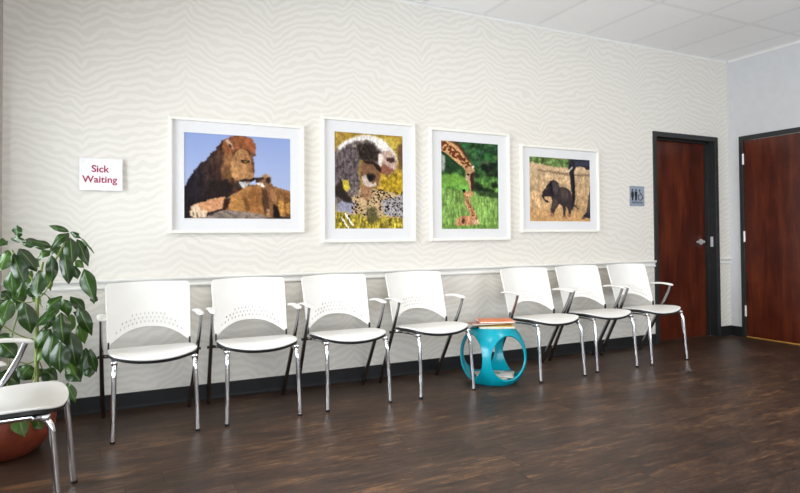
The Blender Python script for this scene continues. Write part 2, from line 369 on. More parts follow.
# ------------------------------------------------------------------ chairs
def make_chair(label):
    t = thing('waiting_chair', label, 'chair')
    # seat shell: waterfall front, dished, curved plan
    nu, nv = 28, 26
    def seat_pt(u, v, grow=0.0):
        # u,v in -1..1 ; square -> rounded outline
        hw = .241 - .016*max(0, v)**2 - .006*max(0, -v)**3 + grow
        # squarish outline with rounded corners
        cf = 1 - .10*(u*u*v*v)**2
        x = hw*u*cf
        y = -.048 + .190*v*cf
        p, q = abs(u)*cf, v*cf
        y -= .032*(1-p*p)*max(0, -q)**2
        z = .468 - .012*(1-p*p)*(1-q*q) - .010*q - .010*max(0, q)**2
        fr = max(0, (-q-.30)/.70)
        z -= fr**2*(.006 + .034*(1-p**2.2))
        return (x, y + (grow*v), z)
    V = [seat_pt(-1+2*i/nu, -1+2*j/nv) for j in range(nv+1) for i in range(nu+1)]
    Fc = [(j*(nu+1)+i, j*(nu+1)+i+1, (j+1)*(nu+1)+i+1, (j+1)*(nu+1)+i) for j in range(nv) for i in range(nu)]
    o = mk('seat', V, Fc, PLAST, t); md = o.modifiers.new('s', 'SOLIDIFY'); md.thickness = .011; md.offset = -1
    md = o.modifiers.new('b', 'BEVEL'); md.width = .004; md.segments = 2; md.limit_method = 'ANGLE'; md.angle_limit = math.radians(50)
    bake_mods(o); shade(o, 60)
    V = [tuple(Vector(seat_pt(-1+2*i/nu, -1+2*j/nv, -.002))-Vector((0,0,.0115))) for j in range(nv+1) for i in range(nu+1)]
    o = mk('seat_pan', V, Fc, BPLAST, t); md = o.modifiers.new('s', 'SOLIDIFY'); md.thickness = .015; md.offset = -1
    bake_mods(o); shade(o, 60)
    # backrest: curved shell with arched lower edge and rows of slots
    NU = 81; NV = 46; zt = .842
    def lower(u): 
        a = abs(u)
        return .480 + .085*(1-min(1, (a/.93))**2.3)
    def back_pt(u, v):
        z0 = lower(u); top = zt - .006*u*u - .020*max(0, (abs(u)-.93)/.07)**2
        z = z0 + (top-z0)*v
        hw = .238 + .009*(z-.48)/.37
        x = hw*u
        lean = .092 + .098*((z-.48)/.37) + .012*((z-.48)/.37)**2
        y = lean + .058*(1-u*u) 
        return Vector((x, y, z))
    V = [back_pt(-1+2*i/NU, j/NV) for j in range(NV+1) for i in range(NU+1)]
    Fc = []
    rows = {4: 0, 5: 0, 8: 1, 9: 1, 12: 2, 13: 2}
    for j in range(NV):
        for i in range(NU):
            c = i-40
            if j in rows:
                ro = rows[j]; lim = (32, 27, 18)[ro]
                if abs(c) <= lim and (c+ (2 if ro == 1 else 0)) % 4 == 0: continue
            Fc.append((j*(NU+1)+i, j*(NU+1)+i+1, (j+1)*(NU+1)+i+1, (j+1)*(NU+1)+i))
    o = mk('backrest', V, Fc, PLAST, t); md = o.modifiers.new('s', 'SOLIDIFY'); md.thickness = .008; md.offset = 0
    bake_mods(o); shade(o, 50)
    for s in (-1, 1):
        # front leg: foot, bend under the seat, run back to the rear leg
        p = rnd([(s*.2227, -.271, .012), (s*.214, -.240, .400), (s*.205, -.195, .432), (s*.222, .0, .428), (s*.262, .050, .424)], .045, 7)
        MBt = MB(); MBt.tube(p, [.0135]*len(p), 14)
        fl = MBt.build('front_leg', CHROME, t, 60)
        MB().tube([(s*.2230, -.272, 0), (s*.2227, -.271, .013)], [.0135, .0148], 14).build('foot_cap', BPLAST, fl, 50)
        MB().box((s*.212-.017, -.235, .414), (s*.212+.017, -.175, .438), .006).build('leg_bracket', CHROME, t, 50)
        # rear leg rises forward past the seat up to the arm
        p = [(s*.2545, .270, .010), (s*.264, .165, .205), (s*.270, .052, .405), (s*.273, -.002, .50), (s*.275, -.042, .575), (s*.276, -.070, .645)]
        pp = rnd(p, .08, 5)
        rl = MB().tube(pp, [.0170 - .0055*max(0, min(1, (q.z-.40)/.2)) for q in pp], 16, flat=((1,0,0), .78)).build('rear_leg', DCHROME, t, 60)
        MB().tube([(s*.2540, .275, 0), (s*.2545, .268, .013)], [.0140, .0165], 14, flat=((1,0,0), .8)).build('foot_cap', BPLAST, rl, 50)
        MB().tube([(s*.245, .050, .418), (s*.292, .050, .418)], .009, 12).build('pivot_bolt', BPLAST, t, 40)
        MB().box((s*.232-.005, .080, .446), (s*.232+.005, .096, .494), .003).build('back_bracket', BPLAST, t, 40)
        # armrest pad
        V = []; Fc = []; n1, n2 = 18, 12
        for i in range(n1+1):
            q = i/n1; y = -.100 + .245*q
            w = .0255*(1-abs(2*q-1)**6*.75)**.5 if 0 < i < n1 else .010
            zc = .650 + .012*math.sin(PI*min(1, q*1.05))**.8 if i < n1 else .650
            for k in range(n2):
                a = 2*PI*k/n2
                V.append((s*.271 + w*math.cos(a), y, zc + .0105*math.sin(a)*(1 if math.sin(a) > 0 else .8)*(1 if 0 < i < n1 else .4)))
        for i in range(n1):
            for k in range(n2): Fc.append((i*n2+k, i*n2+(k+1)%n2, (i+1)*n2+(k+1)%n2, (i+1)*n2+k))
        Fc += [tuple(reversed(range(n2))), tuple(n1*n2+k for k in range(n2))]
        m = MB(); m.add(V, Fc); m.build('armrest', PLAST, t, 60)
    # cross bar under the seat
    MB().tube([(-.225, -.02, .424), (.225, -.02, .424)], .010, 12).build('cross_bar', CHROME, t, 50)
    return t
def copy_tree(o, parent=None):
    c = o.copy(); COL.objects.link(c); c.parent = parent
    for ch in list(o.children): copy_tree(ch, c)
    return c
GC = 'white perforated waiting room chairs'
chairs = [((-5.9796,-.418), 1.8, 'white armchair with chrome legs nearest the potted plant on the back wall'),
 ((-5.3563,-.401), -.6, 'white armchair with chrome legs below the right half of the lion picture'),
 ((-4.7361,-.404), .7, 'white armchair with chrome legs below the baboon and spotted cub picture'),
 ((-4.0767,-.406), 3.2, 'white armchair with chrome legs just left of the teal side table'),
 ((-3.0462,-.441), .8, 'white armchair with chrome legs just right of the teal side table'),
 ((-2.4247,-.400), -.3, 'white armchair with chrome legs in the middle of the three right of the teal table'),
 ((-1.8229,-.412), .75, 'white armchair with chrome legs in front of the recessed mahogany door'),
 ((-6.64,-1.394), 86.5, 'white armchair in the left foreground facing right, in front of the terracotta pot')]
proto = make_chair(chairs[0][2])
for i, ((x, y), a, lab) in enumerate(chairs):
    c = proto if i == 0 else copy_tree(proto)
    c.location = (x, y, 0); c.rotation_euler = (0, 0, math.radians(a)); c['label'] = lab; c['group'] = GC

# ------------------------------------------------------------------ teal side table
TX, TY = -3.55, -.50
def teal_table():
    t = thing('side_table', 'round glossy teal side table with four oval openings, between two white chairs', 'side table', (TX, TY, 0), math.radians(0))
    Ht = .415
    def prof(v):           # v 0..1 from bottom to top -> radius, z
        z = Ht*v; s = (v-.47)/.53
        return .255*math.sqrt(max(0, 1-.60*s*s if s > 0 else 1-.72*s*s)), z
    V = []; Fc = []; idx = {}
    def vid(phi, v):
        r, z = prof(v); key = (round(r*math.cos(phi), 5), round(r*math.sin(phi), 5), round(z, 5))
        if key not in idx: idx[key] = len(V); V.append(key)
        return idx[key]
    NP, NR = 64, 7
    half = PI/4; base = math.radians(-1)
    for s in range(4):
        c0 = base + s*PI/2
        ring = []
        for k in range(NP):
            a = 2*PI*k/NP; ca, sa = math.cos(a), math.sin(a)
            hp = .655*abs(ca)**.92*math.copysign(1, ca); hv = .40*abs(sa)**.92*math.copysign(1, sa)
            m = max(abs(ca), abs(sa)); ox, oy = ca/m*half, sa/m*.5
            ring.append([(hp+(ox-hp)*j/NR, .5+hv+(oy-hv)*j/NR) for j in range(NR+1)])
        for k in range(NP):
            k2 = (k+1) % NP
            for j in range(NR):
                q = [ring[k][j], ring[k2][j], ring[k2][j+1], ring[k][j+1]]
                ids = [vid(c0+p, min(1, max(0, v))) for p, v in q]
                if len(set(ids)) >= 3: Fc.append(tuple(dict.fromkeys(ids)))
    o = mk('shell', V, Fc, TEAL, t)
    bm = bmesh.new(); bm.from_mesh(o.data); bmesh.ops.remove_doubles(bm, verts=bm.verts, dist=2e-4)
    bmesh.ops.recalc_face_normals(bm, faces=bm.faces); bm.to_mesh(o.data); bm.free()
    md = o.modifiers.new('s', 'SOLIDIFY'); md.thickness = .014; md.offset = -1
    md = o.modifiers.new('b', 'BEVEL'); md.width = .0045; md.segments = 3; md.limit_method = 'ANGLE'; md.angle_limit = math.radians(45)
    bake_mods(o); shade(o, 50)
    rt_ = prof(1)[0]; rb = prof(0)[0]
    MB().lathe([(0.0005, Ht-.016), (rt_-.012, Ht-.016), (rt_-.004, Ht-.012), (rt_, Ht-.004), (rt_-.004, Ht+.001), (rt_-.012, Ht+.002), (.0005, Ht+.002)], 64).build('table_top', TEAL, t, 40)
    MB().lathe([(0.0005, 0), (rb-.004, 0), (rb, .006), (rb-.006, .014), (rb-.02, .018), (.0005, .018)], 64).build('base', TEAL, t, 40)
    return t
teal_table()
def magazine(label, loc, rz, w, l, th, cols, group, tilt=(0,0)):
    t = thing('magazine', label, 'magazine', loc, 0, group); t.rotation_euler = (tilt[0], tilt[1], math.radians(rz))
    cov = mat('magazine_cover', lin(cols[0]), .3); g = G(cov)
    v = g.n('ShaderNodeTexVoronoi', {'Vector': g.obj(), 'Scale': 14.0}).outputs['Color']
    k = g.sep(v)[0]
    g.link(g.ramp(k, [(.0, lin(cols[0])), (.5, lin(cols[0])), (.55, lin(cols[1])), (.8, lin(cols[2]))]), 'Base Color')
    # pages fan slightly: curved block
    def sheet(z0, z1, ins, name, m, lift=.004):
        V = []; Fc = []; n = 10
        for i in range(n+1):
            x = -w/2+ins*(i>0)+ (w-ins-ins*(i>0))*i/n; dz = lift*math.sin(PI*i/n)
            for y in (-l/2+ins, l/2-ins):
                V += [(x, y, z0+dz), (x, y, z1+dz)]
        for i in range(n):
            a = i*4; b_ = a+4
            Fc += [(a,b_,b_+2,a+2), (a+1,a+3,b_+3,b_+1), (a,a+1,b_+1,b_), (a+2,b_+2,b_+3,a+3)]
        Fc += [(0,2,3,1), (n*4, n*4+1, n*4+3, n*4+2)]
        return MB().add(V, Fc).build(name, m, t)
    sheet(.0008, th-.0008, .002, 'pages', PAGE)
    sheet(0, .0008, 0, 'back_cover', cov); sheet(th-.0008, th, 0, 'front_cover', cov)
    return t
PAGE = speck('paper_pages', lin((226,222,212)), lin((206,200,188)), 60, .8)
gt = 'magazines on top of the teal table'; gi = 'magazines inside the teal table'
zt = .417
magazine('yellow magazine, lowest of the pile on the teal table', (TX+.015, TY-.01, zt), 62, .205, .27, .013, ((226,206,96),(238,226,150),(176,150,60)), gt)
magazine('red edged magazine sticking out left from the pile on the teal table', (TX-.055, TY+.04, zt+.0215), 78, .20, .26, .007, ((176,66,48),(226,200,180),(120,60,50)), gt, (0, .045))
magazine('orange magazine on top of the pile on the teal table', (TX+.025, TY+.005, zt+.037), 66, .20, .27, .012, ((232,112,44),(240,140,70),(210,90,36)), gt)
magazine('white magazine with green picture, lowest inside the teal table', (TX+.015, TY-.02, .019), 25, .20, .26, .012, ((226,226,220),(150,160,120),(190,170,150)), gi)
magazine('cream magazine lying crosswise in the middle inside the teal table', (TX-.02, TY+.01, .0355), -20, .20, .26, .012, ((230,226,214),(205,180,150),(120,130,140)), gi)
magazine('pale magazine with beige pictures, topmost inside the teal table', (TX+.015, TY-.03, .054), 50, .19, .25, .010, ((234,232,226),(214,190,160),(160,130,110)), gi)

# ------------------------------------------------------------------ signs
def text_mesh(body, size, name, m, parent, loc, depth=.002, off=0.0, shear=0.0, space=1.0):
    cu = bpy.data.curves.new(name, 'FONT'); cu.body = body; cu.size = size; cu.align_x = 'CENTER'; cu.align_y = 'CENTER'
    cu.extrude = depth/2; cu.offset = off; cu.shear = shear; cu.space_character = space
    o = bpy.data.objects.new(name, cu); COL.objects.link(o)
    dg = bpy.context.evaluated_depsgraph_get(); dg.update()
    me = bpy.data.meshes.new_from_object(o.evaluated_get(dg)); bpy.data.objects.remove(o); bpy.data.curves.remove(cu)
    me.materials.clear(); me.materials.append(m)
    o = bpy.data.objects.new(name, me); COL.objects.link(o); o.parent = parent; o.location = loc; o.rotation_euler = (PI/2, 0, 0)
    return o
t = thing('wall_sign', 'white Sick Waiting sign with maroon letters mounted on the wallpaper', 'sign', (-6.2575, 0, 1.5325))
MB().box((-.1245, -.020, -.1035), (.1245, -.015, .1035), .0015).build('panel', SIGNW, t)
text_mesh('Sick', .063, 'upper_lettering', LETTER, t, (-.006, -.0208, .034), .0012, .0013)
text_mesh('Waiting', .062, 'lower_lettering', LETTER, t, (-.007, -.0208, -.034), .0012, .0013, 0, 1.02)
for sx in (-.104, .104):
    for sz in (-.084, .084):
        MB().tube([(sx, 0, sz), (sx, -.022, sz), (sx, -.024, sz)], [.006, .006, .0045], 14).build('standoff', STEEL, t, 40)
t = thing('restroom_sign', 'blue grey restroom sign with black pictograms beside the recessed door', 'sign', (-1.4285, 0, 1.507))
MB().box((-.101, -.006, -.101), (.101, 0, .101), .002).build('plate', SIGNB, t)
MB().box((-.098, -.0068, -.094), (.098, -.006, -.0925)).box((-.098, -.0068, .0925), (.098, -.006, .094)).box((-.098, -.0068, -.0925), (-.0965, -.006, .0925)).box((.0965, -.0068, -.0925), (.098, -.006, .0925)).build('border', INK2, t)
def picto(name, polys, circ=()):
    m = MB()
    for p in polys: m.prism(p, 1, -.0085, -.006)
    for cx, cz, r in circ: m.prism([(cx+r*math.cos(2*PI*k/18), cz+r*math.sin(2*PI*k/18)) for k in range(18)], 1, -.0085, -.006)
    return m.build(name, INK, t)
w = -.066
picto('woman_pictogram', [[(w-.012,.048),(w+.012,.048),(w+.022,.008),(w+.014,.006),(w+.021,-.014),(w+.009,-.014),(w+.009,-.045),(w-.009,-.045),(w-.009,-.014),(w-.021,-.014),(w-.014,.006),(w-.022,.008)]], [(w,.062,.0095)])
w = -.018
picto('man_pictogram', [[(w-.017,.048),(w+.017,.048),(w+.019,.0),(w+.012,.0),(w+.011,-.045),(w-.011,-.045),(w-.012,.0),(w-.019,.0)]], [(w,.062,.0095)])
m = MB(); c = (.040, -.012); R1, R2 = .032, .0245
arc = [(c[0]+R1*math.cos(math.radians(a)), c[1]+R1*math.sin(math.radians(a))) for a in range(105, 350, 12)]
arc2 = [(c[0]+R2*math.cos(math.radians(a)), c[1]+R2*math.sin(math.radians(a))) for a in range(105, 350, 12)]
for i in range(len(arc)-1): m.prism([arc[i], arc[i+1], arc2[i+1], arc2[i]], 1, -.0085, -.006)
m.prism([(.030,.045),(.040,.047),(.044,.012),(.062,.012),(.074,-.028),(.084,-.024),(.082,-.016),(.078,-.018),(.067,.020),(.046,.020),(.045,.026),(.062,.026),(.062,.032),(.044,.032)], 1, -.0085, -.006)
m.prism([(.034+.009*math.cos(2*PI*k/18), .058+.009*math.sin(2*PI*k/18)) for k in range(18)], 1, -.0085, -.006)
m.build('wheelchair_pictogram', INK, t)
text_mesh('RESTROOM', .027, 'raised_lettering', INK2, t, (0, -.0068, -.066), .0016, .0006, 0, 1.05)

# ------------------------------------------------------------------ pictures
rs = np.random.RandomState(5)
class Canvas:
    """paints a small printed photograph; coordinates given in the photo-crop frame (x0,x1, top line, bottom line)"""
    def __init__(s, W, Hh, x0, x1, tl, tr, bl, br):
        s.W, s.H = W, Hh; s.a = np.zeros((Hh, W, 3)); s.q = (x0, x1, tl, tr, bl, br)
        s.Y, s.X = np.mgrid[0:Hh, 0:W].astype(float)
        s.U = (s.X+.5)/W; s.V = (s.Y+.5)/Hh
        s.cx = x0+(x1-x0)*s.U; t = tl+(tr-tl)*s.U; b_ = bl+(br-bl)*s.U; s.cy = t+(b_-t)*s.V
    def noise(s, sx, sy, seed=0):
        r = np.random.RandomState(seed); out = 0; amp = 1; tot = 0
        for o in range(3):
            nx, ny = max(2, int(s.W/sx*(2**o))+2), max(2, int(s.H/sy*(2**o))+2)
            g = r.rand(ny+1, nx+1); fx = s.U*(nx-1); fy = s.V*(ny-1); ix = fx.astype(int); iy = fy.astype(int); fx = fx-ix; fy = fy-iy
            fx = fx*fx*(3-2*fx); fy = fy*fy*(3-2*fy)
            out = out+amp*((g[iy,ix]*(1-fx)+g[iy,ix+1]*fx)*(1-fy)+(g[iy+1,ix]*(1-fx)+g[iy+1,ix+1]*fx)*fy); tot += amp; amp *= .55
        return out/tot
    def blur(s, m, n):
        for _ in range(n):
            p = np.pad(m, 1, mode='edge'); m = (p[:-2,1:-1]+p[2:,1:-1]+p[1:-1,:-2]+p[1:-1,2:]+2*p[1:-1,1:-1])/6
        return m
    def poly_m(s, pts, wob=0, seed=1):
        x, y = s.cx, s.cy
        if wob: x = x+(s.noise(7,7,seed)-.5)*wob; y = y+(s.noise(7,7,seed+50)-.5)*wob
        ins = np.zeros(x.shape, bool); n = len(pts); j = n-1
        for i in range(n):
            xi, yi = pts[i]; xj, yj = pts[j]
            if yi != yj:
                ins ^= ((yi > y) != (yj > y)) & (x < (xj-xi)*(y-yi)/(yj-yi)+xi)
            j = i
        return ins.astype(float)
    def ell_m(s, c, r, rot=0):
        dx, dy = s.cx-c[0], s.cy-c[1]; a = math.radians(rot)
        u = (dx*math.cos(a)+dy*math.sin(a))/r[0]; v = (-dx*math.sin(a)+dy*math.cos(a))/r[1]
        return (u*u+v*v < 1).astype(float)
    def put(s, m, col, soft=1, op=1.0):
        m = s.blur(m, soft)*op
        col = np.array(col, float) if not isinstance(col, np.ndarray) else col
        s.a = s.a*(1-m[...,None]) + col*m[...,None]
    def poly(s, pts, col, soft=1, wob=0, op=1.0, seed=1): s.put(s.poly_m(pts, wob, seed), col, soft, op)
    def ell(s, c, r, col, soft=1, rot=0, op=1.0): s.put(s.ell_m(c, r, rot), col, soft, op)
    def grain(s, mask, amp, sx, sy, seed): 
        n = (s.noise(sx, sy, seed)-.5)*2*amp; s.a = s.a*(1+(n*mask)[...,None])
    def mesh(s, w, h, parent):
        r = np.random.RandomState(77); gx = (s.noise(2.2, 3.2, 61)-.5); gy = (s.noise(5, 5, 62)-.5)
        # jitter the cut edges like hair and grass, then tonal grain
        dx = ((s.noise(3,3,63)-.5)*3.4).round().astype(int); dy = ((s.noise(3,3,64)-.5)*3.4).round().astype(int)
        yy = np.clip(s.Y.astype(int)+dy, 0, s.H-1); xx = np.clip(s.X.astype(int)+dx, 0, s.W-1)
        s.a = s.a[yy, xx]; lum = s.a.mean(-1, keepdims=True)
        s.a = lum + (s.a-lum)*.86
        flat = (s.a[...,2:3] > s.a[...,0:1]+22).astype(float)
        s.a = s.a*(1+(1-flat)*((gx*.38+gy*.22)[...,None])) 
        s.a = np.clip((s.a-118)*1.06+112, 6, 250)
        a = np.clip(s.a, 0, 255)/255; l = np.where(a <= .04045, a/12.92, ((a+.055)/1.055)**2.4)
        W, Hh = s.W, s.H
        xs = np.linspace(-w/2, w/2, W); zs = np.linspace(h/2, -h/2, Hh)
        X, Z = np.meshgrid(xs, zs); co = np.stack([X, np.zeros_like(X), Z], -1).reshape(-1, 3)
        i = (np.arange(Hh-1)[:,None]*W+np.arange(W-1)[None,:]).reshape(-1)
        fc = np.stack([i, i+W, i+W+1, i+1], -1)
        me = bpy.data.meshes.new('photo_print'); me.from_pydata(co.tolist(), [], fc.tolist()); me.update()
        ca = me.color_attributes.new('Col', 'FLOAT_COLOR', 'POINT')
        ca.data.foreach_set('color', np.concatenate([l.reshape(-1,3), np.ones((W*Hh,1))], 1).astype(np.float32).reshape(-1))
        me.materials.append(ART); o = bpy.data.objects.new('photo_print', me); COL.objects.link(o); o.parent = parent
        o.location = (0, -.0105, 0); return o

def lion():
    c = Canvas(190, 148, 92, 493, 82, 105, 405, 410)
    t = c.V; c.a = np.array([138,158,208])*(1-t[...,None]) + np.array([176,186,214])*t[...,None]
    one = np.ones_like(t)
    # reclining body behind
    body = [(225,408),(240,345),(262,318),(300,292),(330,280),(370,274),(410,280),(440,288),(470,298),(496,306),(496,412)]
    c.poly(body, (164,112,62), 1, 6); bm_ = c.poly_m(body)
    c.poly([(250,365),(262,330),(300,330),(325,345),(318,378),(270,380)], (186,130,68), 5)
    c.poly([(330,300),(372,292),(378,370),(345,385),(322,360)], (150,98,52), 5)
    c.poly([(300,318),(318,322),(335,372),(318,380)], (120,78,42), 4)
    c.poly([(430,300),(496,312),(496,330),(440,330)], (128,86,50), 2)
    c.poly([(440,345),(462,335),(466,392),(448,396)], (206,146,66), 2)
    c.poly([(466,330),(496,330),(496,405),(474,400)], (112,74,40), 2)
    c.poly([(472,352),(490,345),(492,388),(476,392)], (190,134,64), 2)
    c.grain(bm_, .22, 9, 5, 3)
    # dark mass of the mane and shoulder
    mane = [(88,410),(92,290),(104,268),(120,240),(135,216),(150,198),(170,184),(188,166),(205,140),(228,116),(250,102),(285,94),(318,98),(343,110),(356,134),(354,160),(346,178),(350,240),(345,262),(322,285),(296,300),(262,318),(242,340),(232,368),(215,408)]
    mm = c.poly_m(mane, 12, 4)
    k = np.clip((c.cx-120)/190 + (c.cy-250)*-.0012, 0, 1)[...,None]
    col = np.array([40,34,40])*(1-k)+np.array([96,62,40])*k
    c.put(mm, col, 1); c.grain(mm, .45, 5, 16, 9)
    c.poly([(232,118),(262,98),(300,94),(340,106),(356,132),(352,170),(340,158),(310,142),(280,148),(262,170),(240,178),(232,150)], (140,84,50), 3, 8)
    c.poly([(300,98),(340,106),(356,134),(352,168),(338,150),(320,132)], (164,92,56), 3, 8)
    c.poly([(236,165),(268,160),(272,200),(266,250),(250,275),(236,262),(228,220)], (150,104,64), 5, 14)
    c.poly([(238,200),(262,208),(258,262),(240,290),(226,262)], (112,76,48), 4, 14)
    c.poly([(242,112),(252,106),(266,128),(272,146),(258,142),(248,128)], (196,160,124), 2)
    c.ell((258,134), (5,9), (90,58,40), 1, -30)
    # face
    c.poly([(282,152),(302,142),(322,152),(334,176),(340,205),(346,238),(350,258),(342,268),(312,270),(288,262),(268,240),(262,206),(270,175)], (176,126,80), 2, 4)
    c.poly([(262,190),(280,186),(288,228),(282,262),(264,250)], (188,138,84), 3, 8)
    c.poly([(296,160),(320,162),(326,184),(302,184)], (150,104,66), 3)
    c.poly([(298,184),(330,188),(330,196),(312,200),(300,194)], (52,38,32), 1)
    c.ell((316,193), (5,3), (170,120,50), 0)
    c.poly([(326,196),(338,204),(344,236),(330,232)], (146,98,62), 2)
    c.poly([(292,262),(316,256),(340,258),(348,262),(338,268),(318,267),(300,274),(288,270)], (44,34,34), 1)
    c.ell((345,258), (7,6), (26,20,22), 1)
    c.poly([(290,266),(320,272),(334,270),(318,290),(304,292),(290,284)], (190,188,186), 2)
    c.poly([(276,272),(290,272),(300,292),(290,300),(272,290)], (60,46,38), 3)
    fm = c.poly_m([(262,150),(350,150),(350,290),(262,290)]); c.grain(fm, .18, 6, 6, 13)
    # dark chest
    c.poly([(150,330),(190,262),(245,262),(268,296),(246,326),(200,338)], (44,34,32), 5, 14)
    c.grain(mm, .2, 4, 10, 21)
    # foreleg and paw
    c.poly([(114,386),(116,362),(130,350),(160,342),(200,330),(240,324),(250,336),(236,368),(200,376),(176,382),(170,402),(130,404),(116,398)], (206,146,102), 1, 4)
    c.poly([(114,388),(118,360),(134,352),(150,362),(146,402),(124,402)], (224,198,166), 2, 4)
    for x in (122, 136, 150, 164): c.poly([(x,382),(x+3,380),(x+4,404),(x+1,404)], (90,66,56), 1)
    c.poly([(146,376),(172,374),(170,402),(148,402)], (228,206,178), 2, 4, .8)
    c.poly([(236,330),(262,330),(250,360),(236,382),(228,376)], (58,38,30), 3)
    # rock
    rock = [(96,404),(170,400),(200,384),(236,374),(290,378),(350,386),(384,394),(400,400),(496,404),(496,414),(96,414)]
    c.poly(rock, (132,116,106), 1, 4); c.grain(c.poly_m(rock), .35, 8, 3, 30)
    c.poly([(400,404),(440,398),(496,402),(496,414),(400,414)], (66,52,48), 2)
    # cub
    c.poly([(380,286),(400,272),(418,274),(434,298),(444,336),(440,372),(428,404),(396,404),(384,378),(376,340)], (132,90,56), 2, 4)
    c.poly([(380,300),(398,300),(408,350),(404,392),(388,384),(378,340)], (84,58,40), 4, 6)
    c.poly([(412,292),(430,300),(440,336),(428,352),(416,330)], (168,116,72), 3)
    c.ell((394,262), (22,21), (146,104,70), 1)
    c.ell((403,262), (10,13), (64,44,32), 2)
    c.ell((376,255), (11,6), (66,46,36), 1)
    c.poly([(352,254),(366,250),(376,262),(368,274),(354,270)], (70,48,40), 1)
    c.ell((356,259), (5,4), (24,18,18), 0)
    c.poly([(356,270),(376,272),(392,284),(384,290),(366,280)], (226,214,200), 1)
    c.ell((394,245), (16,6), (176,136,98), 2)
    c.poly([(424,352),(440,360),(450,402),(424,404)], (34,26,26), 2)
    c.poly([(396,372),(408,372),(412,402),(400,402)], (176,132,92), 2)
    return c
def baboon():
    c = Canvas(140, 176, 72, 312, 75, 92, 415, 417)
    n = c.noise(14, 20, 2); n2 = c.noise(5, 9, 3)
    c.a = np.array([196,160,30])*(n[...,None]) + np.array([150,120,70])*(1-n[...,None])
    c.a = c.a*(.75+.5*n2[...,None])
    c.ell((245,118), (60,22), (206,180,70), 6, 0, .7)
    c.poly([(296,120),(314,120),(314,200),(300,210),(292,160)], (110,84,56), 5)
    c.poly([(230,250),(314,225),(314,300),(240,300)], (184,150,34), 4, 10); c.grain(c.poly_m([(200,230),(314,220),(314,300),(200,300)]), .45, 5, 7, 6)
    # spotted coat low
    coat = [(80,300),(130,275),(170,270),(230,282),(314,300),(314,380),(250,376),(200,372),(150,380),(78,360)]
    c.poly(coat, (196,164,120), 2, 8)
    c.poly([(78,300),(110,300),(140,325),(132,365),(78,352)], (150,148,166), 4)
    c.poly([(232,318),(314,296),(314,376),(240,370)], (166,160,160), 4)
    # spots
    r = np.random.RandomState(3)
    for i in range(230):
        x = r.uniform(128, 312); y = r.uniform(280, 376)
        c.ell((x, y), (r.uniform(2.2,4.4), r.uniform(1.8,3.2)), (34,24,22), 0, r.uniform(-40,40), .85)
    # grass at bottom
    g = c.poly_m([(70,352),(110,362),(160,372),(220,378),(314,374),(314,420),(70,420)], 26, 8)
    gc = np.array([206,184,60])*c.noise(3,8,12)[...,None]*1.3+np.array([70,60,30])*(1-c.noise(4,6,14)[...,None])*.7
    c.put(g, gc, 0)
    c.poly([(180,345),(215,338),(225,385),(196,400),(178,380)], (84,82,50), 8, 14, .8)
    # baboon body
    body = [(68,330),(70,150),(85,128),(110,108),(140,98),(180,92),(220,98),(250,115),(270,140),(288,165),(292,195),(284,215),(262,224),(240,226),(225,205),(214,190),(200,185),(160,178),(150,210),(160,255),(150,300),(120,306),(100,262),(88,300),(96,320)]
    c.poly(body, (118,104,98), 2, 7); bm_ = c.poly_m(body)
    c.poly([(95,130),(130,118),(150,160),(150,230),(140,280),(100,240),(80,260),(74,180)], (96,84,86), 10, 8)
    c.poly([(150,120),(200,118),(228,150),(226,178),(190,180),(150,172)], (54,44,38), 10, 10)
    c.grain(bm_, .55, 3, 5, 16)
    rim = [(82,132),(108,106),(140,94),(182,86),(222,94),(252,112),(272,136),(288,160),(296,190),(286,172),(266,150),(250,142),(236,134),(214,114),(180,104),(140,110),(112,120),(92,140)]
    c.poly(rim, (236,232,226), 5, 8, .9); c.poly([(200,96),(248,112),(262,142),(240,150),(216,124)], (228,222,214), 8, 8)
    c.poly([(236,150),(262,140),(284,164),(292,196),(282,216),(258,222),(244,214),(232,190)], (190,160,144), 4, 4)
    c.poly([(238,186),(262,200),(284,214),(258,226),(236,226),(222,208)], (146,92,70), 4, 4)
    c.poly([(250,168),(276,166),(284,180),(268,186),(254,180)], (70,46,44), 2)
    c.poly([(224,150),(240,158),(236,196),(222,196)], (228,212,200), 3)
    # arm
    c.poly([(72,270),(96,240),(110,285),(130,310),(126,328),(104,322),(84,306),(74,300)], (52,42,38), 4, 8)
    c.poly([(100,244),(118,244),(122,276),(110,288),(100,272)], (206,186,58), 2)
    # cub head
    c.poly([(160,190),(180,176),(208,182),(226,204),(230,232),(222,262),(200,276),(174,272),(160,240)], (128,92,64), 4, 8)
    c.poly([(166,180),(200,176),(228,196),(234,222),(222,214),(206,192),(178,188)], (48,34,28), 2)
    c.ell((194,236), (19,15), (60,46,42), 1); c.ell((193,237), (11,9), (24,20,22), 1)
    c.poly([(164,234),(178,228),(186,248),(200,258),(214,252),(216,266),(190,272),(168,262)], (206,186,170), 2)
    c.poly([(160,262),(196,270),(200,300),(180,320),(160,300)], (150,104,74), 8, 10, .8)
    c.grain(np.ones_like(c.U), .12, 2.5, 2.5, 40)
    c.poly([(104,362),(108,360),(134,402),(130,404)], (240,236,226), 0); c.poly([(92,376),(96,376),(120,412),(116,414)], (235,230,215), 0)
    return c
